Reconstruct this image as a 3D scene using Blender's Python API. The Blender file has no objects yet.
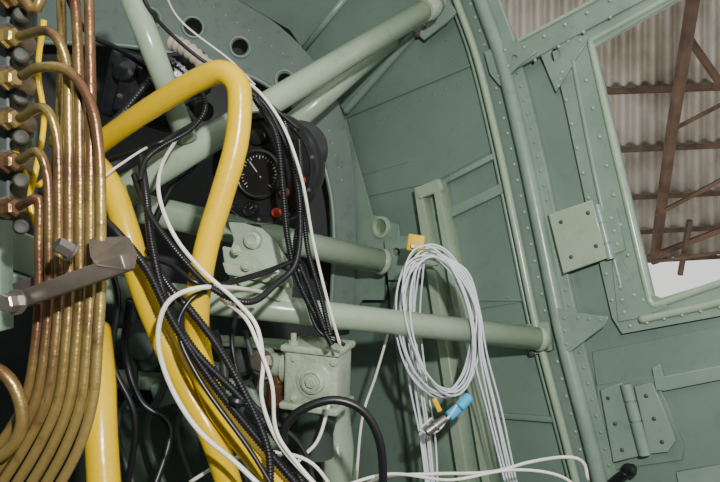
import bpy, bmesh, math, random
from mathutils import Vector, Matrix, Euler
random.seed(4)
F=640.0
scene=bpy.context.scene
PITCH=math.radians(90+12)
CAMLOC=Vector((0,0,1.25))
R=Euler((PITCH,0,0)).to_matrix()
def D(x,y,z): return R@Vector((x,y,z))
def P(u,v,d): return CAMLOC+R@Vector(((u-360)/F*d,(241-v)/F*d,-d))
col=scene.collection

# ---------------------------------------------------------------- materials
def mat(name,c,rough=.5,metal=0,c2=None,nscale=8,bump=0.0,bscale=60,detail=6,spec=.5,lo=.35,hi=.7,coat=0,grime=0):
    m=bpy.data.materials.new(name); m.use_nodes=True
    nt=m.node_tree; b=nt.nodes['Principled BSDF']
    b.inputs['Base Color'].default_value=(*c,1)
    b.inputs['Roughness'].default_value=rough
    b.inputs['Metallic'].default_value=metal
    b.inputs['Specular IOR Level'].default_value=spec
    b.inputs['Coat Weight'].default_value=coat
    b.inputs['Coat Roughness'].default_value=.15
    tc=nt.nodes.new('ShaderNodeNewGeometry')
    if c2:
        n=nt.nodes.new('ShaderNodeTexNoise'); n.inputs['Scale'].default_value=nscale; n.inputs['Detail'].default_value=detail
        nt.links.new(tc.outputs['Position'],n.inputs['Vector'])
        r=nt.nodes.new('ShaderNodeValToRGB')
        r.color_ramp.elements[0].position=lo; r.color_ramp.elements[0].color=(*c,1)
        r.color_ramp.elements[1].position=hi; r.color_ramp.elements[1].color=(*c2,1)
        nt.links.new(n.outputs['Fac'],r.inputs['Fac']); out=r.outputs['Color']
        if grime:
            n2=nt.nodes.new('ShaderNodeTexNoise'); n2.inputs['Scale'].default_value=38; n2.inputs['Detail'].default_value=8; n2.inputs['Roughness'].default_value=.7
            nt.links.new(tc.outputs['Position'],n2.inputs['Vector'])
            r2=nt.nodes.new('ShaderNodeValToRGB'); r2.color_ramp.elements[0].position=.30; r2.color_ramp.elements[0].color=(1-grime,1-grime,1-grime*.95,1)
            r2.color_ramp.elements[1].position=.46; r2.color_ramp.elements[1].color=(1,1,1,1)
            nt.links.new(n2.outputs['Fac'],r2.inputs['Fac'])
            mx=nt.nodes.new('ShaderNodeMix'); mx.data_type='RGBA'; mx.blend_type='MULTIPLY'; mx.inputs[0].default_value=1
            nt.links.new(out,mx.inputs[6]); nt.links.new(r2.outputs['Color'],mx.inputs[7]); out=mx.outputs[2]
        nt.links.new(out,b.inputs['Base Color'])
    if bump:
        n=nt.nodes.new('ShaderNodeTexNoise'); n.inputs['Scale'].default_value=bscale
        nt.links.new(tc.outputs['Position'],n.inputs['Vector'])
        bp=nt.nodes.new('ShaderNodeBump'); bp.inputs['Strength'].default_value=bump; bp.inputs['Distance'].default_value=.004
        nt.links.new(n.outputs['Fac'],bp.inputs['Height']); nt.links.new(bp.outputs['Normal'],b.inputs['Normal'])
    return m
M_wall=mat('sage_paint_skin',(.135,.196,.157),.34,0,(.172,.240,.195),4,.22,14,spec=.5,grime=.15)
M_arch=mat('sage_paint_shaded_former',(.095,.135,.112),.4,0,(.125,.175,.145),5,.2,20,spec=.4,grime=.3)  # darker sage: the shade at upper left is put into the colour
M_green=mat('sage_paint_frame',(.180,.256,.198),.30,0,(.225,.305,.240),12,.1,90,spec=.5,grime=.18)
M_tube=mat('sage_paint_tube',(.285,.375,.262),.22,0,(.335,.425,.308),9,.08,80,spec=.55,grime=.15)
M_cast=mat('sage_cast_paint',(.31,.385,.275),.34,0,(.43,.48,.365),30,.35,180,grime=.25)
M_dkgreen=mat('dark_green_paint_and_shade',(.034,.047,.040),.5,0,(.055,.072,.060),9,.1,60)  # dark green; footwell and manifold shade is put into this colour
M_dark=mat('shadowed_bulkhead_paint',(.010,.013,.013),.6,0,(.020,.026,.024),6,.1,50)  # near-black base colour carries the shadow on the bulkhead
M_yel=mat('yellow_rubber',(.66,.425,.000),.24,0,(.74,.49,.000),9,.12,70,spec=.5,grime=.12)
M_blk=mat('black_sleeving',(.008,.008,.010),.36)
M_blk2=mat('black_enamel',(.008,.008,.010),.28,0,(.018,.018,.020),40,.15,120)
M_wht=mat('white_insulation',(.80,.77,.68),.42,0,(.66,.63,.54),30)
M_blu=mat('pale_grey_insulation',(.66,.69,.73),.4)
M_cop=mat('aged_copper_with_reflection',(.16,.078,.040),.30,.6,(.33,.235,.075),8,.2,130,lo=.42,hi=.58,grime=.6)  # brassy blotches put the yellow hose's reflection into the copper colour
M_steel=mat('zinc_steel',(.30,.28,.25),.35,.8,(.18,.16,.13),35)
M_clamp=mat('anodised_clamp',(.10,.080,.066),.38,.5,(.17,.14,.115),25,grime=.3)
M_rust=mat('rusty_steel',(.05,.030,.020),.8,0,(.12,.075,.045),5)
M_corr=mat('weathered_corrugated_steel',(.42,.395,.35),.7,0,(.22,.19,.15),1.3,detail=9,lo=.4,hi=.65)
M_dial=mat('dial_black',(.008,.008,.008),.3)
M_mark=mat('dial_marking',(.34,.34,.30),.5)
M_red=mat('red_knob',(.42,.04,.025),.35)
M_orange=mat('orange_knob',(.42,.10,.03),.35)
M_tape=mat('blue_tape',(.04,.42,.72),.5)
M_tag=mat('yellow_tag',(.74,.48,.001),.5)
M_beige=mat('cap_grey',(.085,.085,.07),.7,0,(.05,.05,.042),40,.3,60)
M_canvas=mat('canvas_tape',(.42,.37,.29),.8,0,(.32,.28,.22),40,.4,60)
M_floor=mat('floor_paint',(.10,.14,.12),.5,0,(.07,.09,.08),7)
M_out=mat('hangar_ground_concrete',(.35,.33,.3),.9,0,(.28,.26,.24),3)

# ---------------------------------------------------------------- helpers
def group(name):
    e=bpy.data.objects.new(name,None); e.empty_display_size=.05; col.objects.link(e)
    return e
def addmesh(name,me,m,parent=None,smooth=True):
    o=bpy.data.objects.new(name,me); col.objects.link(o)
    if m:
        if len(me.materials)==0: me.materials.append(m)
        else: me.materials[0]=m
    if smooth:
        for p in me.polygons: p.use_smooth=True
    if parent: o.parent=parent
    return o
def cr(pts,n=10,closed=False):
    out=[]; N=len(pts)
    if N==2: return [pts[0].copy(),pts[1].copy()]
    for i in range(N if closed else N-1):
        if closed: p0,p1,p2,p3=[pts[(i+k)%N] for k in (-1,0,1,2)]
        else:
            p1,p2=pts[i],pts[i+1]; p0=pts[i-1] if i>0 else p1*2-p2; p3=pts[i+2] if i+2<N else p2*2-p1
        for k in range(n):
            t=k/n
            out.append(.5*((2*p1)+(p2-p0)*t+(2*p0-5*p1+4*p2-p3)*t*t+(3*p1-p0-3*p2+p3)*t**3))
    if not closed: out.append(pts[-1].copy())
    return out
def resample(pts,step):
    L=[0]
    for a,b in zip(pts,pts[1:]): L.append(L[-1]+(b-a).length)
    n=max(2,int(L[-1]/step)); out=[]; j=0
    for i in range(n+1):
        s=L[-1]*i/n
        while j<len(L)-2 and L[j+1]<s: j+=1
        t=(s-L[j])/max(1e-9,L[j+1]-L[j]); out.append(pts[j].lerp(pts[j+1],t))
    return out
def tubemesh(name,path,rf,seg=14,closed=False):
    bm=bmesh.new(); n=len(path); rings=[]; nrm=None
    for i,p in enumerate(path):
        a=path[(i-1)%n] if (closed or i>0) else p
        b=path[(i+1)%n] if (closed or i<n-1) else p
        t=(b-a).normalized()
        nrm=t.orthogonal().normalized() if nrm is None else (nrm-t*nrm.dot(t)).normalized()
        bn=t.cross(nrm); r=rf(i)
        rings.append([bm.verts.new(p+(nrm*math.cos(q)+bn*math.sin(q))*r) for q in [2*math.pi*k/seg for k in range(seg)]])
    for i in range(n if closed else n-1):
        A=rings[i];B=rings[(i+1)%n]
        for k in range(seg): bm.faces.new((A[k],A[(k+1)%seg],B[(k+1)%seg],B[k]))
    if not closed:
        bm.faces.new(rings[0][::-1]); bm.faces.new(rings[-1])
    me=bpy.data.meshes.new(name); bm.to_mesh(me); bm.free()
    return me
def sweep(name,pts,r,m,parent=None,seg=14,rib=0,amp=.14,step=.008,closed=False,raw=False):
    w=[p if raw else P(*p) for p in pts]
    if len(w)>2: path=resample(cr(w,14,closed),(rib/5 if rib else step))
    else: path=w if not rib else resample(w,rib/5)
    if closed: path=path[:-1]
    rf=(lambda i:r*(1+amp*math.sin(i*2*math.pi/5))) if rib else (lambda i:r)
    return addmesh(name,tubemesh(name,path,rf,seg,closed),m,parent)
def lathe(name,p,axis,prof,m,parent=None,seg=28,sharp=False):
    ax=axis.normalized(); e1=ax.orthogonal().normalized(); e2=ax.cross(e1)
    bm=bmesh.new(); rings=[]
    for t,r in prof:
        rings.append([bm.verts.new(p+ax*t+(e1*math.cos(q)+e2*math.sin(q))*max(r,1e-5)) for q in [2*math.pi*k/seg for k in range(seg)]])
    for A,B in zip(rings,rings[1:]):
        for k in range(seg): bm.faces.new((A[k],A[(k+1)%seg],B[(k+1)%seg],B[k]))
    bm.faces.new(rings[0][::-1]); bm.faces.new(rings[-1])
    me=bpy.data.meshes.new(name); bm.to_mesh(me); bm.free()
    o=addmesh(name,me,m,parent,smooth=False)
    if not sharp:
        for pl in me.polygons: pl.use_smooth=True
        me.set_sharp_from_angle(angle=math.radians(35))
    return o
def bolt(name,p,ax,r,m,parent,h=None):
    h=h or r*.9
    lathe(name+'_washer',p,ax,[(0,r*1.35),(r*.25,r*1.35)],m,parent,20)
    lathe(name,p,ax,[(r*.2,r),(h,r),(h+r*.15,r*.85)],m,parent,6,True)
def box(name,p,size,m,rot=(0,0,0),parent=None,bev=.004,axes=None):
    bm=bmesh.new(); bmesh.ops.create_cube(bm,size=1)
    A=axes if axes else (R@Euler([math.radians(a) for a in rot]).to_matrix())
    for v in bm.verts: v.co=Vector((v.co.x*size[0],v.co.y*size[1],v.co.z*size[2]))
    if bev: bmesh.ops.bevel(bm,geom=bm.edges[:],offset=bev,segments=3,affect='EDGES',profile=.5)
    for v in bm.verts: v.co=A@v.co+p
    me=bpy.data.meshes.new(name); bm.to_mesh(me); bm.free()
    o=addmesh(name,me,m,parent); me.set_sharp_from_angle(angle=math.radians(50))
    return o
def beam(name,a,b,w,h,m,parent=None,bev=.002,up=None):
    d=(b-a); L=d.length; x=d.normalized(); up=up or D(0,0,1)
    z=(up-x*up.dot(x)).normalized(); y=z.cross(x)
    A=Matrix((x,y,z)).transposed()
    return box(name,(a+b)/2,(L,w,h),m,parent=parent,bev=bev,axes=A)
class Plane:
    def __init__(s,A,B,C):
        s.n=Vector((B,C,A)); s.k=s.n.length; s.A,s.B,s.C=A,B,C
        z=D(-B,-C,A).normalized()
        s.z=z; x=D(1,0,0); s.x=(x-z*x.dot(z)).normalized(); s.y=z.cross(s.x)
        s.rot=Matrix((s.x,s.y,s.z)).transposed()
    def pt(s,u,v,o=0):
        d=(1-o*s.k)/(s.A+s.B*(u-360)/F+s.C*(241-v)/F)
        return P(u,v,d)
def plate(name,pl,outline,m,off=0,th=.003,holes=(),bev=.0008,parent=None):
    O=pl.pt(500,240,off+th)
    cu=bpy.data.curves.new(name,'CURVE'); cu.dimensions='2D'; cu.fill_mode='BOTH'
    for poly in [outline]+list(holes):
        sp=cu.splines.new('POLY'); sp.points.add(len(poly)-1); sp.use_cyclic_u=True
        for i,(u,v) in enumerate(poly):
            q=pl.pt(u,v,off+th)-O; sp.points[i].co=(q.dot(pl.x),q.dot(pl.y),0,1)
    cu.extrude=max(th/2-bev,.0001); cu.bevel_depth=bev; cu.bevel_resolution=1; cu.offset=-bev
    o=bpy.data.objects.new(name+'_c',cu); col.objects.link(o)
    dg=bpy.context.evaluated_depsgraph_get(); me=bpy.data.meshes.new_from_object(o.evaluated_get(dg))
    bpy.data.objects.remove(o)
    me.transform(Matrix.Translation(O-pl.z*th/2)@pl.rot.to_4x4())
    return addmesh(name,me,m,parent,smooth=False)
def circ(u,v,r,n=24,sy=1): return [(u+r*math.cos(2*math.pi*k/n),v+r*sy*math.sin(2*math.pi*k/n)) for k in range(n)]
def sm(pts,n=8):
    return [(q.x,q.y) for q in cr([Vector((a,b,0)) for a,b in pts],n)]
def band(center,w0,w1=None,n=8):
    w1=w1 if w1 is not None else w0
    c=sm(center,n); L=[];Rr=[]
    for i,(x,y) in enumerate(c):
        a=c[max(0,i-1)];b=c[min(len(c)-1,i+1)]; dx,dy=b[0]-a[0],b[1]-a[1]; l=math.hypot(dx,dy)
        w=(w0+(w1-w0)*i/(len(c)-1))/2
        L.append((x-dy/l*w,y+dx/l*w)); Rr.append((x+dy/l*w,y-dx/l*w))
    return L+Rr[::-1]
def rivets(name,pl,lines,off,r,m,parent):
    bm=bmesh.new(); prof=[(0,1.0),(.35,.85),(.55,.5),(.62,.05)]; seg=8
    for line,sp in lines:
        w=[pl.pt(u,v,off) for u,v in line]
        pts=resample(w,sp) if len(w)>1 else w
        for p in pts:
            rings=[[bm.verts.new(p+pl.z*t*r+(pl.x*math.cos(q)+pl.y*math.sin(q))*rr*r) for q in [2*math.pi*k/seg for k in range(seg)]] for t,rr in prof]
            for A,B in zip(rings,rings[1:]):
                for k in range(seg): bm.faces.new((A[k],A[(k+1)%seg],B[(k+1)%seg],B[k]))
            bm.faces.new(rings[-1])
    me=bpy.data.meshes.new(name); bm.to_mesh(me); bm.free()
    return addmesh(name,me,m,parent)

SW=Plane(.605,.541,0)     # fuselage side
BH=Plane(.575,-.2,0)      # forward bulkhead

# ---------------------------------------------------------------- side wall
WIN=[(594,46),(690,-8),(840,-92),(905,215),(720,280),(654,300)]
TOP=[(489,-16),(517,40),(600,-6),(760,-98),(700,-120),(520,-70)]
g=group('wall_right')
plate('skin',SW,[(338,-330),(1300,-420),(1300,820),(338,820)],M_wall,-.004,.004,[WIN,TOP],parent=g,bev=0.0003)
def stringer(name,a,b,w,off,h,parent,m=M_wall):
    A=SW.pt(*a,off+h/2);B=SW.pt(*b,off+h/2)
    return beam(name,A,B,w,h,m,parent,up=SW.z)
stringer('stringer_a',(437,186),(503,152),.012,0,.014,g,M_green)
stringer('stringer_b',(437,220),(508,186),.022,0,.016,g,M_green)
stringer('stringer_c',(345,118),(478,62),.006,0,.006,g)
stringer('stringer_d',(455,412),(560,420),.012,0,.010,g)
stringer('stringer_e',(460,300),(535,300),.006,0,.006,g)
stringer('stringer_g',(346,180),(412,160),.005,0,.004,g)
plate('lap_panel',SW,[(440,222),(508,190),(534,300),(460,312)],M_wall,0,.003,parent=g)
plate('lap_panel_b',SW,[(350,124),(474,70),(500,146),(436,182),(352,200)],M_wall,0,.0025,parent=g)
plate('door_panel',SW,[(592,352),(760,318),(900,290),(900,720),(650,720),(612,490)],M_wall,0,.006,parent=g)
plate('door_stiffener',SW,[(652,368),(660,364),(663,377),(760,358),(760,372),(664,391),(656,390)],M_green,.006,.010,parent=g)
plate('door_lower_rail',SW,[(676,472),(800,452),(800,470),(680,492)],M_green,.006,.008,parent=g)
rivets('skin_rivets',SW,[([(356,192),(356,130),(470,78)],.034),([(452,60),(440,20)],.035),
   ([(512,192),(445,226)],.028),([(505,148),(440,180)],.028),([(600,358),(720,334),(800,317)],.03),
   ([(601,365),(619,482)],.035),([(665,384),(760,365)],.03),([(570,420),(470,416)],.03),([(504,200),(528,294),(466,304)],.034)],.0030,.0028,M_wall,g)
# vertical channel posts
g=group('channel_post')
plate('web',SW,[(420,187),(432,183),(482,482),(496,560),(482,560),(468,482)],M_green,.006,.01,parent=g)
plate('flange_left',SW,[(414,189),(421,186),(468,482),(480,560),(470,560),(458,482)],M_tube,0,.045,parent=g)
plate('flange_right',SW,[(432,183),(438,181),(489,482),(500,560),(492,560),(482,482)],M_tube,0,.045,parent=g)
plate('cap',SW,[(414,188),(438,179),(441,190),(419,199)],M_tube,.03,.018,parent=g)
rivets('post_rivets',SW,[([(427,200),(474,470)],.045)],.016,.003,M_green,g)
g=group('channel_post')
plate('web',SW,[(383,238),(402,236),(432,482),(440,560),(420,560),(411,482)],M_green,.0,.03,parent=g)
plate('flange',SW,[(398,240),(404,238),(434,482),(442,560),(435,560),(428,482)],M_tube,.03,.016,parent=g)
plate('lug',SW,[(384,240),(408,236),(410,262),(398,280),(388,280)],M_green,.046,.008,[circ(396,252,4)],parent=g)
g=group('equipment_panel')
plate('panel',SW,[(404,262),(425,256),(458,480),(466,560),(444,560),(434,482)],M_green,.002,.006,parent=g)
plate('cross_cleat',SW,[(398,266),(436,256),(438,264),(400,276)],M_tube,.046,.006,parent=g)
g=group('frame_former')
plate('former',SW,[(328,150),(346,118),(372,215),(398,225),(400,250),(384,262),(384,300),(362,300),(345,330),(334,330),(330,240)],M_green,.03,.006,[circ(382,227,8)],parent=g)
plate('flange',SW,[(330,118),(338,112),(350,236),(342,240)],M_tube,.036,.016,parent=g)
rivets('former_rivets',SW,[([(336,130),(346,232)],.03)],.052,.003,M_green,g)
lathe('bush',SW.pt(382,227,.034),SW.z,[(0,.027),(.008,.027),(.009,.02),(.0,.018)],M_tube,g)

# ---------------------------------------------------------------- hoop frame
g=group('fuselage_frame')
cl=[(452,-80),(461,-20),(487,55),(508,140),(527,230),(548,330),(574,430),(592,500),(620,600)]
plate('web',SW,band(cl,34,32),M_wall,0,.012,parent=g)
plate('outer_flange',SW,band([(u+25,v+4) for u,v in cl],14,14),M_green,0,.016,parent=g)
sweep('outer_rib',[SW.pt(u-11,v,.024) for u,v in cl],.0080,M_tube,g,raw=True)
sweep('outer_rib_edge',[SW.pt(u-17,v,.010) for u,v in cl],.0045,M_green,g,raw=True)
sweep('inner_tube',[SW.pt(u+14,v+3,.022) for u,v in cl],.0145,M_green,g,raw=True,seg=20)
rivets('frame_rivets',SW,[([(u+1,v) for u,v in cl],.034)],.013,.0036,M_tube,g)
rivets('flange_rivets',SW,[([(u+27,v+4) for u,v in cl[2:]],.030)],.017,.0032,M_green,g)

# ---------------------------------------------------------------- window frame
g=group('window_1')
FR=[(552,52),(600,22),(700,-36),(850,-125),(940,235),(720,316),(622,334),(612,318),(585,200),(566,110)]
plate('frame',SW,FR,M_green,0,.014,[WIN],parent=g)
sweep('inner_lip',[SW.pt(u,v,.015) for u,v in [(591,44),(592,50),(610,130),(630,215),(647,288),(652,303),(662,303),(720,283),(800,256)]],.0062,M_tube,g,raw=True,step=.004)
sweep('top_lip',[SW.pt(u,v,.015) for u,v in [(588,42),(690,-14),(840,-98)]],.005,M_tube,g,raw=True)
sweep('frame_bead',[SW.pt(u,v,.014) for u,v in [(573,60),(590,150),(606,225),(622,290)]],.005,M_green,g,raw=True)
sweep('sill_bead',[SW.pt(u,v,.016) for u,v in [(640,320),(720,302),(800,278)]],.007,M_tube,g,raw=True)
plate('corner_gusset',SW,[(537,47),(562,33),(590,38),(576,58),(566,76),(556,92)],M_green,.014,.004,[circ(555,55,5,sy=1.3)],parent=g)
plate('lower_corner_gusset',SW,[(612,262),(622,262),(640,290),(664,299),(668,307),(640,318),(618,322)],M_green,.014,.004,parent=g)
rivets('window_rivets',SW,[([(545,50),(562,41),(580,40)],.02),([(562,72),(558,86)],.02),([(566,100),(612,300)],.045),([(586,80),(628,255)],.055),
   ([(618,275),(624,312)],.02),([(634,295),(652,305)],.02),([(630,326),(720,307),(800,280)],.028),([(604,33),(700,-20)],.03)],.018,.0032,M_tube,g)
g=group('canopy_rail')
plate('rail',SW,[(486,62),(514,42),(600,-4),(700,-62),(720,-40),(612,16),(556,46),(500,78)],M_green,.012,.010,parent=g)
sweep('rail_lip',[SW.pt(u,v,.024) for u,v in [(516,42),(600,-3),(700,-60)]],.004,M_tube,g,raw=True)
plate('gusset',SW,[(484,52),(506,42),(530,42),(536,52),(518,66),(500,86),(490,74)],M_green,.022,.006,[circ(514,58,3.2)],parent=g)
rivets('rail_rivets',SW,[([(494,56),(505,50)],.02),([(498,76),(508,66)],.02),([(524,47),(610,0)],.04),([(535,60),(610,17)],.04)],.029,.0034,M_tube,g)
g=group('corner_bracket')
plate('plate',SW,[(557,308),(566,312),(608,317),(604,326),(570,352),(560,350)],M_green,.03,.005,parent=g)
rivets('bracket_rivets',SW,[([(564,318),(566,344)],.02),([(578,318),(600,320)],.02)],.035,.0035,M_green,g)
# hinges
g=group('hinge')
plate('leaf',SW,[(548,214),(592,200),(607,258),(563,274)],M_tube,.032,.006,bev=.002,parent=g)
plate('leaf_spacer',SW,[(556,216),(588,206),(602,254),(568,266)],M_green,.012,.02,parent=g)
a=SW.pt(597,205,.026);b=SW.pt(611,259,.026)
lathe('knuckle',a,b-a,[(0,.008),(.035,.008),(.036,.0065),(.038,.0065),(.039,.008),(.074,.008),(.075,.0065),(.077,.0065),(.078,.008),((b-a).length,.008)],M_green,g)
plate('leaf_rear',SW,[(600,212),(616,208),(625,250),(610,256)],M_green,.016,.006,parent=g)
for i,(u,v) in enumerate([(561,222),(588,213),(596,246),(571,257)]):
    rivets('hinge_rivet_%d'%i,SW,[([(u,v)],1)],.038,.0042,M_dkgreen,g)
rivets('rear_rivets',SW,[([(611,218),(617,244)],.02)],.022,.0035,M_tube,g)
g=group('hinge')
plate('leaf',SW,[(600,390),(622,383),(640,456),(613,463)],M_green,.012,.012,bev=.002,parent=g)
plate('leaf_rear',SW,[(634,386),(652,383),(676,440),(668,452),(650,454)],M_green,.010,.010,parent=g)
plate('base',SW,[(596,386),(655,376),(684,446),(682,460),(612,470)],M_wall,.006,.005,parent=g)
a=SW.pt(626,384,.03);b=SW.pt(645,455,.03)
lathe('knuckle',a,b-a,[(0,.010),(.03,.010),(.031,.008),(.033,.008),(.034,.010),(.066,.010),(.067,.008),(.069,.008),(.07,.010),((b-a).length,.010)],M_green,g)
rivets('hinge_rivets',SW,[([(608,398),(622,450)],.035)],.024,.004,M_dkgreen,g)
rivets('rear_rivets',SW,[([(646,396),(662,442)],.03)],.020,.004,M_dkgreen,g)
g=group('door_catch')
sweep('lever',[SW.pt(u,v,.03) for u,v in [(606,490),(616,480),(628,472)]],.009,M_blk,g,raw=True)
lathe('knob',SW.pt(630,470,.03),SW.x,[(-.012,.008),(-.006,.011),(.006,.012),(.010,.008)],M_blk,g)
# ---------------------------------------------------------------- bulkhead, ceiling, floor, rest of the shell
g=group('wall_front')
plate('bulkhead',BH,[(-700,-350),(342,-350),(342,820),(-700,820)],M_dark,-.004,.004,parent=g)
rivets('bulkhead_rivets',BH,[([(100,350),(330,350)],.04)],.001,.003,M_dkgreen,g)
g=group('arch_former')
outer=sm([(-60,-60),(120,-50),(215,-15),(290,35),(335,95),(352,160),(356,240),(352,330)],6)
inner=sm([(330,330),(334,240),(328,180),(306,122),(262,82),(205,62),(120,45),(-60,40)],6)
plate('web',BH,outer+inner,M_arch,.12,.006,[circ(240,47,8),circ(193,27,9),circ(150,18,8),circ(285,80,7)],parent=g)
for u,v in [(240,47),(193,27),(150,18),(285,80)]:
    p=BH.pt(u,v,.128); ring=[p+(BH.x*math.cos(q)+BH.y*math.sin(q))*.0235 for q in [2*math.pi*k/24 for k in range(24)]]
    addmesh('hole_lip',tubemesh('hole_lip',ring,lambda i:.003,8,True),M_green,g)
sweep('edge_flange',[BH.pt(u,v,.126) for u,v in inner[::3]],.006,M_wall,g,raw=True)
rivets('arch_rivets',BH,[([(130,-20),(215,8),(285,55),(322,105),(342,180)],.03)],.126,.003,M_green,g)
def ngon(name,pts,m,parent=None):
    bm=bmesh.new(); vs=[bm.verts.new(p) for p in pts]; f=bm.faces.new(vs); bmesh.ops.triangulate(bm,faces=[f])
    me=bpy.data.meshes.new(name); bm.to_mesh(me); bm.free(); return addmesh(name,me,m,parent,smooth=False)
e1=SW.pt(345,112,.01);e2=SW.pt(452,-12,.01);e3=SW.pt(620,-230,.01)
c1=BH.pt(290,30,.13);c2=BH.pt(205,-20,.13);c3=BH.pt(100,-60,.13);c4=BH.pt(-300,-80,.13)
g=group('ceiling')
ngon('ceiling_skin_a',[e1,e2,c2,c1],M_wall,g)
ngon('ceiling_skin_b',[e2,e3,P(100,-420,1.0),c3,c2],M_wall,g)
ngon('ceiling_skin_c',[c3,P(100,-420,1.0),P(-400,-420,1.0),c4],M_wall,g)
sweep('ceiling_stiffener',[c1.lerp(e1,.2)-D(0,.01,0),e2.lerp(c2,.4)-D(0,.01,0)],.008,M_green,g,raw=True)
sweep('ceiling_edge_angle',[e1,e2,e3],.01,M_green,g,raw=True)
sweep('ceiling_seam',[c2-D(0,.004,0),e2.lerp(c2,.75)-D(0,.004,0)],.004,M_green,g,raw=True)
def poly3(name,faces,m):
    me=bpy.data.meshes.new(name); bm=bmesh.new()
    for f in faces: bm.faces.new([bm.verts.new(p) for p in f])
    bm.to_mesh(me); bm.free(); return addmesh(name,me,m,None,False)
poly3('floor',[[(-1.3,-1.2,0),(1.6,-1.2,0),(1.5,.3,0),(-.1,1.75,0),(-1.3,1.5,0)]],M_floor)
poly3('wall_left',[[(-1.3,-1.2,0),(-1.3,1.5,0),(-1.3,1.5,2.6),(-1.3,-1.2,2.2)]],M_wall)
poly3('wall_back',[[(-1.3,-1.2,0),(1.6,-1.2,0),(1.6,-1.2,2.2),(-1.3,-1.2,2.2)]],M_wall)

# ---------------------------------------------------------------- struts
def strut(a,b,r,ends=(0,0)):
    g=group('tubular_strut')
    A=P(*a);B=P(*b)
    sweep('tube',[A,B],r,M_tube,g,seg=32,raw=True)
    ax=(B-A).normalized()
    if ends[1]: lathe('collar_b',B,-ax,[(-.01,r*.8),(0,r*1.08),(.008,r*1.08),(.011,r*1.01)],M_tube,g)
    return g
strut((436,3,1.40),(112,198,.97),.0232,(0,0))
strut((390,40,1.5),(285,130,1.32),.0225)
strut((122,-30,.9),(187,140,1.03),.0175)
strut((60,284,1.0),(541,339,1.285),.0232,(0,1))
strut((140,208,1.2),(383,262,1.50),.0285,(0,1))
strut((-60,262,.95),(60,300,1.05),.016)
strut((110,378,1.35),(290,392,1.45),.02)
strut((60,330,1.3),(290,345,1.4),.012)
strut((330,395,1.32),(350,560,1.3),.036)
g=group('strut_end_fitting')
plate('plate',SW,[(408,-6),(440,-14),(456,12),(446,22),(424,40),(412,30)],M_green,.02,.008,parent=g)
p=P(434,6,1.39); lathe('fork',p,P(425,10,1.37)-p,[(-.03,.012),(-.01,.016),(.01,.026),(.03,.026),(.035,.0235)],M_cast,g)
for u,v in [(424,26),(432,18),(440,10),(418,34)]: bolt('bolt',SW.pt(u,v,.028),SW.z,.0055,M_steel,g)
g=group('strut_end_fitting')
plate('plate',SW,[(520,325),(548,322),(552,350),(530,356)],M_green,.016,.012,parent=g)
for u,v in [(532,352),(545,348)]: bolt('bolt',SW.pt(u,v,.028),SW.z,.005,M_steel,g)

# ---------------------------------------------------------------- central bracket and gearbox
g=group('strut_bracket')
def cplate(name,uvd,th,m,parent):
    bm=bmesh.new(); fr=[P(*q) for q in uvd]; bk=[p+D(0,0,-th) for p in fr]
    a=[bm.verts.new(p) for p in fr]; b=[bm.verts.new(p) for p in bk]; n=len(a)
    bm.faces.new(a); bm.faces.new(b[::-1])
    for i in range(n): bm.faces.new((a[i],b[i],b[(i+1)%n],a[(i+1)%n]))
    bmesh.ops.recalc_face_normals(bm,faces=bm.faces[:])
    bmesh.ops.bevel(bm,geom=bm.edges[:],offset=.002,segments=2,affect='EDGES')
    me=bpy.data.meshes.new(name); bm.to_mesh(me); bm.free(); return addmesh(name,me,m,parent,False)
cplate('web',[(228,222,1.14),(258,224,1.14),(272,238,1.14),(288,262,1.13),(292,296,1.12),(232,292,1.10),(226,262,1.12),(234,240,1.14)],.02,M_tube,g)
cplate('gusset',[(222,246,1.09),(252,252,1.09),(286,290,1.08),(280,302,1.08),(240,286,1.08),(224,262,1.09)],.008,M_tube,g)
cplate('flange',[(222,262,1.075),(290,276,1.06),(292,288,1.06),(226,274,1.075)],.03,M_cast,g)
lathe('boss',P(254,240,1.125),D(-.2,0,1),[(0,.016),(.010,.015),(.012,.009),(.008,.008)],M_cast,g)
lathe('saddle',P(266,302,1.12),P(290,305,1.13)-P(266,302,1.12),[(-.03,.026),(-.03,.030),(.04,.030),(.04,.026)],M_cast,g)
for u,v in [(236,250),(246,266),(275,277)]: bolt('bolt',P(u,v,1.06),D(-.1,0,1),.006,M_cast,g)
g=group('gearbox_housing')
Rg=(4,-18,-3); c=P(318,374,1.12); A=R@Euler([math.radians(a) for a in Rg]).to_matrix()
def L(x,y,z): return c+A@Vector((x,y,z))
box('body',c,(.098,.094,.08),M_cast,Rg,g,.008)
box('top_flange',L(0,.05,0),(.108,.012,.09),M_cast,Rg,g,.004)
box('foot_flange',L(0,-.05,0),(.108,.012,.09),M_cast,Rg,g,.004)
zz=A@Vector((0,0,1)); xx=A@Vector((1,0,0)); yy=A@Vector((0,1,0))
lathe('hub_boss',L(.008,0,.038),zz,[(0,.032),(.004,.032),(.006,.028),(.006,.022),(.012,.021),(.014,.016),(.010,.014)],M_cast,g)
bolt('hub_nut',L(.008,0,.046),zz,.010,M_cast,g)
for sx in (-1,1):
    for sy in (-1,1):
        bolt('cover_bolt',L(.008+sx*.036,sy*.034,.04),zz,.005,M_cast,g)
    lathe('top_stud',L(sx*.035,.056,.03),yy,[(0,.009),(.006,.009),(.006,.005),(.018,.005),(.019,.003)],M_cast,g)
lathe('input_flange',L(-.05,.008,0),-xx,[(0,.03),(.012,.03),(.014,.022),(.045,.02),(.046,.028),(.054,.028),(.056,.018)],M_cast,g)
lathe('brass_cup',L(-.075,-.035,.0),yy,[(-.03,.016),(-.027,.022),(.012,.022),(.014,.014),(.03,.012)],M_cop,g)
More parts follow.
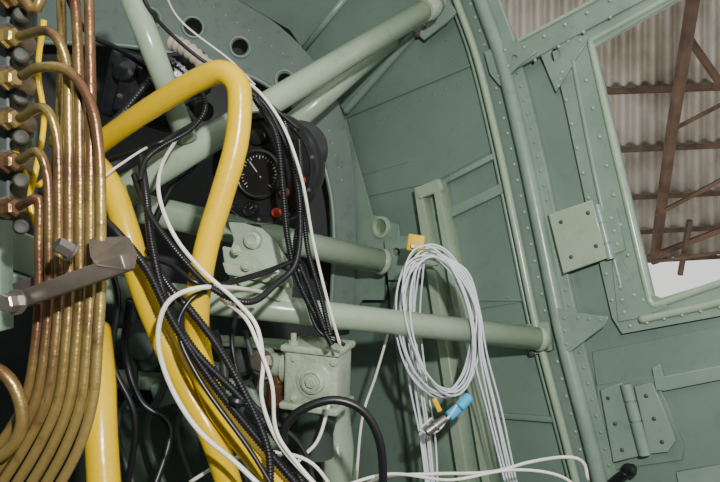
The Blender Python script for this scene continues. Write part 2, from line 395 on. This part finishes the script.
lathe('output_neck',L(.0,-.055,0),-yy,[(0,.04),(.02,.036),(.05,.03),(.09,.032)],M_dkgreen,g)
bolt('side_nut',P(262,362,1.1),D(-.3,.1,1),.016,M_steel,g)

# footwell equipment, its shadow put into the dark colours
g=group('control_pedestal')
box('base_box',P(200,440,1.45),(.36,.20,.12),M_dkgreen,(0,8,3),g,.01)
box('side_box',P(130,355,1.45),(.13,.10,.1),M_dark,(0,10,8),g,.01)
lathe('valve_body',P(148,345,1.3),D(-.2,.1,1),[(-.05,.055),(0,.055),(.01,.05),(.012,.03),(.03,.028),(.034,.02)],M_dkgreen,g)
lathe('drum',P(240,358,1.4),D(0,0,1),[(-.05,.04),(0,.04),(.01,.03),(.012,.01)],M_dkgreen,g)
box('lever_arm',P(262,420,1.25),(.025,.16,.02),M_green,(0,0,24),g,.006)
box('cross_link',P(300,440,1.3),(.20,.025,.02),M_dkgreen,(0,0,-12),g,.006)
box('angle_bracket',P(170,392,1.3),(.07,.05,.02),M_green,(10,0,12),g,.006)
box('angle_bracket_b',P(215,372,1.32),(.05,.04,.02),M_green,(10,20,-22),g,.006)
for i in range(7):
    bolt('bolt',P(130+i*26,410+random.uniform(-8,8),1.32),D(0,0,1),.006,M_green,g)
for k in range(5):
    x=125+k*30
    sweep('control_link',[(x,330,1.3),(x+10,380,1.28),(x-8,430,1.28),(x+14,500,1.26)],.006+.002*(k%2),M_dkgreen,g)

# ---------------------------------------------------------------- instruments
def dial(parent,p,ax,r,needle=0.7,ticks=20):
    ax=ax.normalized(); ex=(D(1,0,0)-ax*D(1,0,0).dot(ax)).normalized(); ey=ax.cross(ex)
    lathe('bezel',p,ax,[(-.004,r*1.15),(.004,r*1.15),(.007,r*1.05),(.006,r),(.001,r*.97)],M_blk2,parent,36)
    lathe('face',p,ax,[(0,r),(.0015,r)],M_dial,parent,36)
    for i in range(ticks):
        a=math.radians(-45+270*i/(ticks-1)); d=ex*math.cos(a)+ey*math.sin(a); l=r*(.16 if i%3==0 else .08)
        A=Matrix((d,ax.cross(d),ax)).transposed()
        box('tick',p+ax*.002+d*(r*.86-l/2),(l,r*.035,.0008),M_mark,parent=parent,bev=0,axes=A)
    d=ex*math.cos(needle)+ey*math.sin(needle); A=Matrix((d,ax.cross(d),ax)).transposed()
    box('needle',p+ax*.003+d*r*.25,(r*.9,r*.05,.0008),M_mark,parent=parent,bev=0,axes=A)
    lathe('needle_cap',p+ax*.003,ax,[(0,r*.12),(.002,r*.1)],M_blk,parent,12)
g=group('instrument_gauge')
ax=D(-.22,-.12,1)
p0=P(265,168,1.10)
lathe('case',p0,ax,[(-.12,.05),(-.10,.080),(-.03,.088),(-.02,.098),(0,.098),(.008,.094),(.009,.084),(.003,.081)],M_blk2,g,48)
lathe('shoulder',p0+D(.055,.04,-.05),D(.1,0,1),[(-.06,.04),(-.02,.052),(.01,.05),(.016,.04)],M_blk2,g,32)
axn=ax.normalized()
def onface(u,v,h=.012):
    o=CAMLOC; d=(P(u,v,1)-o); t=((p0+axn*h)-o).dot(axn)/d.dot(axn); return o+d*t
dial(g,onface(259,174),ax,.037,2.2,26)
dial(g,onface(250,209),ax,.011,.6,9)
lathe('boss',onface(258,137),ax,[(0,.014),(.006,.013),(.007,.008)],M_blk2,g)
for (u,v),m in [((287,192),M_orange),((279,212),M_red),((226,196),M_blk),((303,180),M_red)]:
    lathe('knob',onface(u,v,.008),ax,[(0,.005),(.008,.005),(.009,.008),(.016,.008),(.018,.005)],m,g,16)
ex=axn.orthogonal().normalized(); ey=axn.cross(ex)
for k in range(10):
    a=2*math.pi*k/10
    lathe('rim_screw',p0+axn*.008+(ex*math.cos(a)+ey*math.sin(a))*.089,axn,[(0,.0035),(.002,.003)],M_steel,g,10)
g=group('relay_box')
box('case',P(146,92,1.16),(.13,.12,.09),M_blk2,(6,12,-14),g,.012)
box('cover',P(148,94,1.10),(.10,.085,.02),M_blk2,(6,12,-14),g,.006)
lathe('terminal_cap',P(128,72,1.09),D(-.2,.2,1),[(-.03,.02),(.0,.022),(.012,.021),(.016,.014),(.02,.006)],M_blk2,g,24)
lathe('terminal_cap_b',P(160,74,1.09),D(.1,.3,1),[(-.03,.016),(.0,.017),(.012,.016),(.016,.008)],M_blk2,g,24)
box('relay_body',P(186,76,1.14),(.07,.075,.08),M_blk2,(10,20,12),g,.008)
lathe('plug',P(200,108,1.08),D(.6,-.5,1),[(-.02,.014),(.01,.014),(.012,.017),(.024,.017)],M_blk2,g,20)
lathe('plug_b',P(180,104,1.06),D(-.2,-.5,1),[(-.02,.009),(.01,.009),(.012,.011),(.018,.011)],M_steel,g,20)
for k,(u,v) in enumerate([(120,96),(134,108),(170,92),(186,60),(198,84)]): bolt('screw',P(u,v,1.085),D(-.1,0,1),.004,M_steel,g)
sweep('canvas_tape_wrap',[(172,42,1.06),(188,50,1.05),(202,62,1.05),(216,74,1.05)],.013,M_canvas,None,rib=.012,amp=.1)

# ---------------------------------------------------------------- yellow hoses
def hose(pts,r): return sweep('yellow_hose',pts,r,M_yel,seg=20)
hose([(88,153,.99),(118,130,.95),(160,102,.90),(198,80,.86),(220,72,.84),(235,80,.83),(240,100,.83),(236,145,.83),(222,195,.83),(207,245,.83),(198,300,.83),(199,350,.84),(214,400,.84),(246,445,.83),(295,500,.80)],.0158)
hose([(60,140,.94),(92,162,.90),(112,190,.87),(127,232,.86),(142,285,.86),(164,340,.86),(188,392,.86),(214,440,.85),(240,520,.85)],.0172)
hose([(96,330,.86),(100,380,.80),(101,430,.77),(106,520,.74)],.0190)
sweep('yellow_wire',[(44,20,.7),(38,70,.72),(44,120,.72),(36,170,.70),(30,200,.7),(40,240,.7)],.0032,M_yel)
sweep('yellow_wire',[(15,150,.7),(32,185,.7),(48,178,.72)],.0032,M_yel)

# ---------------------------------------------------------------- black looms
def loom(pts,r=.0045,rib=.004): return sweep('black_cable_loom',pts,r,M_blk,seg=12,rib=rib)
loom([(140,150,.93),(146,195,.86),(152,245,.83),(166,300,.80),(194,350,.79),(238,395,.79),(278,440,.79),(312,500,.78)],.0050)
loom([(98,215,.88),(116,232,.83),(146,268,.80),(172,320,.79),(204,370,.79),(242,420,.79),(300,488,.78)],.0055)
loom([(148,250,.85),(168,285,.82),(192,312,.80),(220,350,.79),(248,400,.79),(268,450,.78),(270,500,.77)],.0048)
loom([(134,175,.9),(150,215,.84),(182,258,.8),(215,290,.8),(250,302,.82),(275,285,.9),(296,262,.95),(300,215,.98),(290,160,.98),(270,112,.98),(247,90,.98),(225,83,.95)],.0040)
loom([(255,98,.98),(276,135,.97),(283,190,.98),(288,240,1.0),(300,285,1.0),(332,345,1.0)],.0050)
loom([(284,118,1.0),(294,165,.97),(300,210,.98),(296,250,1.0),(310,290,1.0),(325,330,.99)],.0045)
loom([(299,140,1.0),(303,200,.98),(308,250,1.0),(322,300,1.0),(330,335,1.0)],.004)
loom([(184,82,1.02),(200,90,.96),(205,110,.95),(190,130,.95),(162,146,.92),(146,160,.90),(140,180,.87)],.0035)
loom([(105,130,1.0),(125,110,1.02),(150,80,1.05),(175,62,1.05)],.006,.006)
def bcab(pts,r): return sweep('black_cable',pts,r,M_blk)
bcab([(282,450,.9),(286,425,.9),(305,408,.9),(335,400,.9),(362,410,.9),(378,436,.9),(383,470,.9),(380,520,.9)],.0062)
bcab([(135,-20,.9),(150,10,.92),(172,35,.95),(205,62,.98),(240,80,1.0),(262,98,.98),(300,130,1.0)],.0028)
bcab([(60,-20,.9),(85,30,.95),(120,50,1.0),(150,70,1.1)],.004)
bcab([(110,160,.95),(140,150,.93),(165,140,.92),(200,120,1.0)],.0035)
bcab([(120,258,.83),(165,262,.82),(205,285,.81),(260,275,.92),(300,262,1.0),(312,300,1.02)],.0035)
bcab([(240,300,1.0),(232,345,1.0),(250,400,.98),(300,445,.95),(318,500,.9)],.004)
bcab([(130,300,1.0),(125,350,1.05),(140,400,1.05),(170,430,1.05),(150,500,1.0)],.006)
bcab([(105,250,1.0),(118,300,1.0),(112,360,1.0),(135,420,1.0),(125,500,1.0)],.005)
bcab([(210,135,1.12),(190,170,1.1),(170,190,1.1),(150,240,1.1),(160,280,1.08)],.006)
bcab([(290,262,1.02),(262,272,1.0),(230,282,.95),(205,292,.82),(190,300,.8),(178,330,.79),(200,380,.78),(250,450,.77),(280,500,.76)],.003)
bcab([(345,345,1.0),(318,330,1.0),(304,290,1.0),(298,268,.99)],.003)
g=group('cable_tie')
for (u,v,d) in [(292,272,.985),(172,304,.80),(242,404,.785)]:
    lathe('band',P(u-4,v-6,d),D(-.3,-.9,.1),[(0,.009),(.004,.0105),(.008,.009)],M_blk,g,16)

# ---------------------------------------------------------------- white wires
def wire(pts,r=.0030,m=M_wht): return sweep('white_wire',pts,r,m,seg=10)
wire([(236,74,.88),(262,95,.92),(285,130,.93),(302,180,.94),(313,240,.96),(326,295,.97),(340,345,.98)],.0023)
wire([(176,140,.95),(162,165,.86),(159,195,.81),(174,235,.80),(200,268,.79),(235,300,.79),(256,325,.78),(263,360,.78),(262,400,.78),(280,445,.78),(320,490,.76)],.0026)
wire([(262,292,.95),(235,288,.85),(198,288,.78),(170,300,.77),(159,325,.77),(160,355,.77),(175,395,.77),(200,432,.77),(235,462,.77),(275,500,.76)],.0031)
wire([(222,300,.84),(245,318,.78),(258,345,.775),(272,385,.775),(276,430,.775),(296,462,.77),(330,500,.76)],.0024)
wire([(60,172,.84),(90,184,.83),(118,166,.86),(150,146,.93),(190,130,1.10)],.0018)
wire([(190,482,.9),(225,462,.9),(265,452,.9),(310,462,.9),(340,500,.9)],.0026)
wire([(340,500,.95),(380,478,.97),(430,474,1.0),(490,472,1.02),(530,462,1.02),(565,457,1.0),(583,462,1.0),(588,480,1.0)],.0026)
wire([(330,490,.9),(390,474,.95),(450,480,1.0),(510,470,1.0),(560,476,1.0),(590,500,1.0)],.0024)
wire([(392,320,1.3),(376,375,1.28),(362,420,1.25),(355,500,1.2)],.0028)
wire([(330,400,1.0),(318,440,.98),(296,465,.95),(290,500,.9)],.0028)
wire([(160,-20,.95),(180,20,1.0),(230,60,1.02),(255,85,1.02)],.0015)

# ---------------------------------------------------------------- coiled wire bundle
g=group('coiled_wire_bundle')
def ell(cx,cy,rx,ry,tilt,d,n=14):
    out=[]
    for k in range(n):
        a=2*math.pi*k/n; x=rx*math.cos(a);y=ry*math.sin(a)
        out.append((cx+x*math.cos(tilt)-y*math.sin(tilt),cy+x*math.sin(tilt)+y*math.cos(tilt),d+.015*math.cos(a)))
    return out
def j(s): return random.uniform(-s,s)
for k in range(8):
    sweep('loop_%d'%k,ell(439+j(6),323+j(6),34+j(6),70+j(8),-.13+j(.11),1.20+j(.025)),.0019,M_blu,g,seg=8,closed=True)
for k in range(6):
    o=k*2.9
    sweep('left_drop_%d'%k,[(432-o*.5,252+o*.6,1.24),(408+o+j(1.5),272,1.24),(404+o+j(2),320,1.26),(410+o+j(2),380,1.26),(420+o+j(2),440,1.24),(430+o*.6,520,1.2)],.0019,M_blu,g,seg=8)
for k in range(5):
    o=k*2.9
    sweep('right_drop_%d'%k,[(428+o,254,1.22),(456+o,272,1.2),(474+o*.6+j(2),310,1.2),(476+o+j(2),355,1.2),(488+o+j(2),410,1.2),(505+o,482,1.18),(520+o,540,1.15)],.0019,M_blu,g,seg=8)
sweep('tail',[(462,398,1.17),(450,415,1.16),(436,432,1.15),(420,430,1.16),(432,418,1.17)],.0022,M_blu,g,seg=8)
for (u1,v1,u2,v2) in [(448,417,459,408),(459,408,470,396)]:
    a=P(u1,v1,1.165);b=P(u2,v2,1.175); lathe('tape_wrap',a,b-a,[(0,.006),(.002,.0095),((b-a).length*.9,.010),((b-a).length,.007)],M_tape,g,14)
a=P(426,433,1.15);b=P(446,418,1.16); lathe('connector',a,b-a,[(0,.006),(.002,.0085),(.018,.0085),(.019,.0105),(.024,.0105),(.025,.008),((b-a).length,.007)],M_steel,g,18)
box('yellow_clip',P(437,405,1.16),(.009,.026,.006),M_tag,(0,0,25),g,.002)
g=group('yellow_tag')
box('tag',P(416,243,1.30),(.035,.034,.012),M_tag,(0,-10,-8),g,.003)
box('strap',P(420,256,1.26),(.012,.03,.008),M_tag,(0,0,-25),g,.002)
lathe('rivet',P(413,246,1.285),D(0,0,1),[(0,.005),(.002,.004)],M_steel,g,10)

# ---------------------------------------------------------------- copper pipes and manifold
g=group('copper_pipe_bundle')
def cpipe(name,top,x,d):
    q=101-x
    bot=[(x,200,d),(x,245,d),(x,290,d),(x-3,340,d-.005),(x-8-q*.10,400,d-.01),(x-24-q*.32,452,d-.015),(x-56-q*.45,510,d-.02)]
    sweep(name,[t+(d,) if len(t)==2 else t for t in top]+bot,.0047,M_cop,g,seg=16,step=.005)
cpipe('pipe_1',[(20,206,.66),(31,200)],39,.64)
cpipe('pipe_2',[(20,160,.66),(38,152),(47,175)],49,.63)
cpipe('pipe_3',[(20,118,.66),(44,108),(57,138)],59,.62)
cpipe('pipe_4',[(20,36,.66),(50,32),(66,62),(69,120)],69.5,.61)
cpipe('pipe_5',[(72,-40),(77,30),(79,100)],80,.60)
cpipe('pipe_6',[(88,-40),(90,40),(91,110)],90.5,.595)
cpipe('pipe_7',[(22,76,.63),(42,67,.6),(70,72,.59),(91,105,.585),(99,150,.585)],101,.585)
cpipe('pipe_8',[(60,-40,.66),(62,40,.66),(60,110,.65)],54,.65)
sweep('pipe_low_1',[(-30,360,.6),(2,372,.6),(18,395,.6),(22,425,.6),(6,452,.6),(-30,470,.6)],.006,M_cop,g)
sweep('pipe_top',[(8,-30,.68),(20,-8,.66),(36,10,.66),(44,-30,.66)],.0052,M_cop,g)
g=group('pipe_manifold')
box('block',P(4,90,.72),(.042,.29,.05),M_dkgreen,(0,0,0),g,.006)  # shading on the manifold is put into the dark block and rail colour
box('side_rail',P(26,95,.75),(.02,.28,.02),M_dkgreen,(0,0,0),g,.004)
for i,v in enumerate([-4,36,78,118,161,207]):
    a=P(4,v+2,.67);b=P(24,v,.66)
    lathe('union_nut',a,b-a,[(0,.010),(.006,.0115),(.009,.0095),(.016,.0095),(.018,.007)],M_cop,g,6,True)
    lathe('union_body',P(12,v+2,.69),D(0,0,1),[(-.03,.012),(.0,.0125),(.014,.0125),(.016,.010),(.022,.009)],M_clamp,g,20)
    lathe('port_cap',P(21,v+20,.68),D(.5,0,1),[(-.02,.007),(.0,.008),(.006,.008),(.009,.006),(.007,.003)],M_beige,g,16)
g=group('pipe_clamp')
a=P(12,303,.585);b=P(128,262,.545)
beam('front_bar',a,b,.016,.012,M_clamp,g,.002)
beam('rear_bar',P(18,290,.68),P(132,252,.62),.016,.012,M_clamp,g,.002)
cplate('end_cheek',[(88,238,.58),(128,236,.60),(136,254,.57),(132,271,.535),(96,268,.545),(90,258,.55)],.004,M_clamp,g)
bolt('clamp_bolt',P(17,302,.572),D(-.3,0,1),.0085,M_steel,g,.013)
bolt('clamp_bolt',P(72,252,.575),D(-.6,.5,.6),.0075,M_steel,g,.014)
lathe('stud',P(2,300,.60),D(1,-.0,.2),[(-.01,.005),(.015,.005)],M_steel,g,12)
g=group('support_rail')
beam('rail',P(-40,228,.85),P(48,262,.85),.05,.012,M_tube,g)
beam('rail_lower',P(-40,268,.8),P(60,300,.85),.03,.012,M_green,g)
beam('upright',P(-8,-60,.8),P(-4,330,.8),.03,.03,M_green,g)

# ---------------------------------------------------------------- hangar outside
g=group('hangar_roof')
bm=bmesh.new()
C=[P(380,-260,4.0),P(1150,-260,3.4),P(1150,232,7.5),P(380,276,9.0)]
nx,ny=900,6
nrm=((C[1]-C[0]).cross(C[3]-C[0])).normalized(); rows=[]
for jj in range(ny+1):
    t=jj/ny
    rows.append([bm.verts.new(C[0].lerp(C[1],i/nx).lerp(C[3].lerp(C[2],i/nx),t)+nrm*.035*math.sin(i*2*math.pi/18)) for i in range(nx+1)])
for jj in range(ny):
    for i in range(nx): bm.faces.new((rows[jj][i],rows[jj][i+1],rows[jj+1][i+1],rows[jj+1][i]))
me=bpy.data.meshes.new('corrugated_sheet'); bm.to_mesh(me); bm.free(); addmesh('corrugated_sheet',me,M_corr,g)
def roofpt(u,t,drop=.12):
    return C[0].lerp(C[1],u).lerp(C[3].lerp(C[2],u),t)+D(0,-1,0)*drop
for t in [.18,.46,.60,.74,.86,.975]:
    beam('purlin',roofpt(0,t,.08),roofpt(1,t,.08),.05,.06,M_rust,g)
for a,b,w in [((706,-80,4.3),(672,130,5.4),.07),((672,130,5.4),(654,262,6.4),.07),((648,258,6.4),(760,215,5.6),.05),((690,40,5.0),(760,140,5.0),.045),
              ((672,130,5.4),(740,95,5.4),.035),((656,215,6.0),(740,170,5.4),.035),((690,220,6.0),(680,275,6.2),.04),((652,262,6.0),(740,250,6.0),.03)]:
    beam('truss_member',P(*a),P(*b),w,w,M_rust,g)
poly3('hangar_ground',[[(1.95,-6,-.5),(16,-6,-.5),(16,16,-.5),(-4,16,-.5),(-4,2.4,-.5)]],M_out)

# ---------------------------------------------------------------- lights, world, camera
w=bpy.data.worlds.new('world'); scene.world=w; w.use_nodes=True
bg=w.node_tree.nodes['Background']; bg.inputs[0].default_value=(1,.98,.96,1); bg.inputs[1].default_value=1.15
def area(name,loc,target,size,e,c=(1,1,1)):
    l=bpy.data.lights.new(name,'AREA'); l.size=size; l.energy=e; l.color=c
    o=bpy.data.objects.new(name,l); col.objects.link(o); o.location=loc
    o.rotation_euler=(target-loc).to_track_quat('-Z','Y').to_euler()
area('camera_flash',CAMLOC+D(.15,.25,.1),P(450,240,1.3),.035,20,(1,.985,.96))
area('hangar_roof_fill',P(720,300,3.0)-D(0,1.5,0),P(680,80,5.2),1.5,110,(1,.95,.88))  # added fill light to brighten the hangar roof, no lamp seen there
cam=bpy.data.cameras.new('camera'); co=bpy.data.objects.new('camera',cam); col.objects.link(co)
cam.sensor_width=36; cam.lens=F/720*36; cam.clip_start=.01
co.location=CAMLOC; co.rotation_euler=(PITCH,0,0)
scene.camera=co
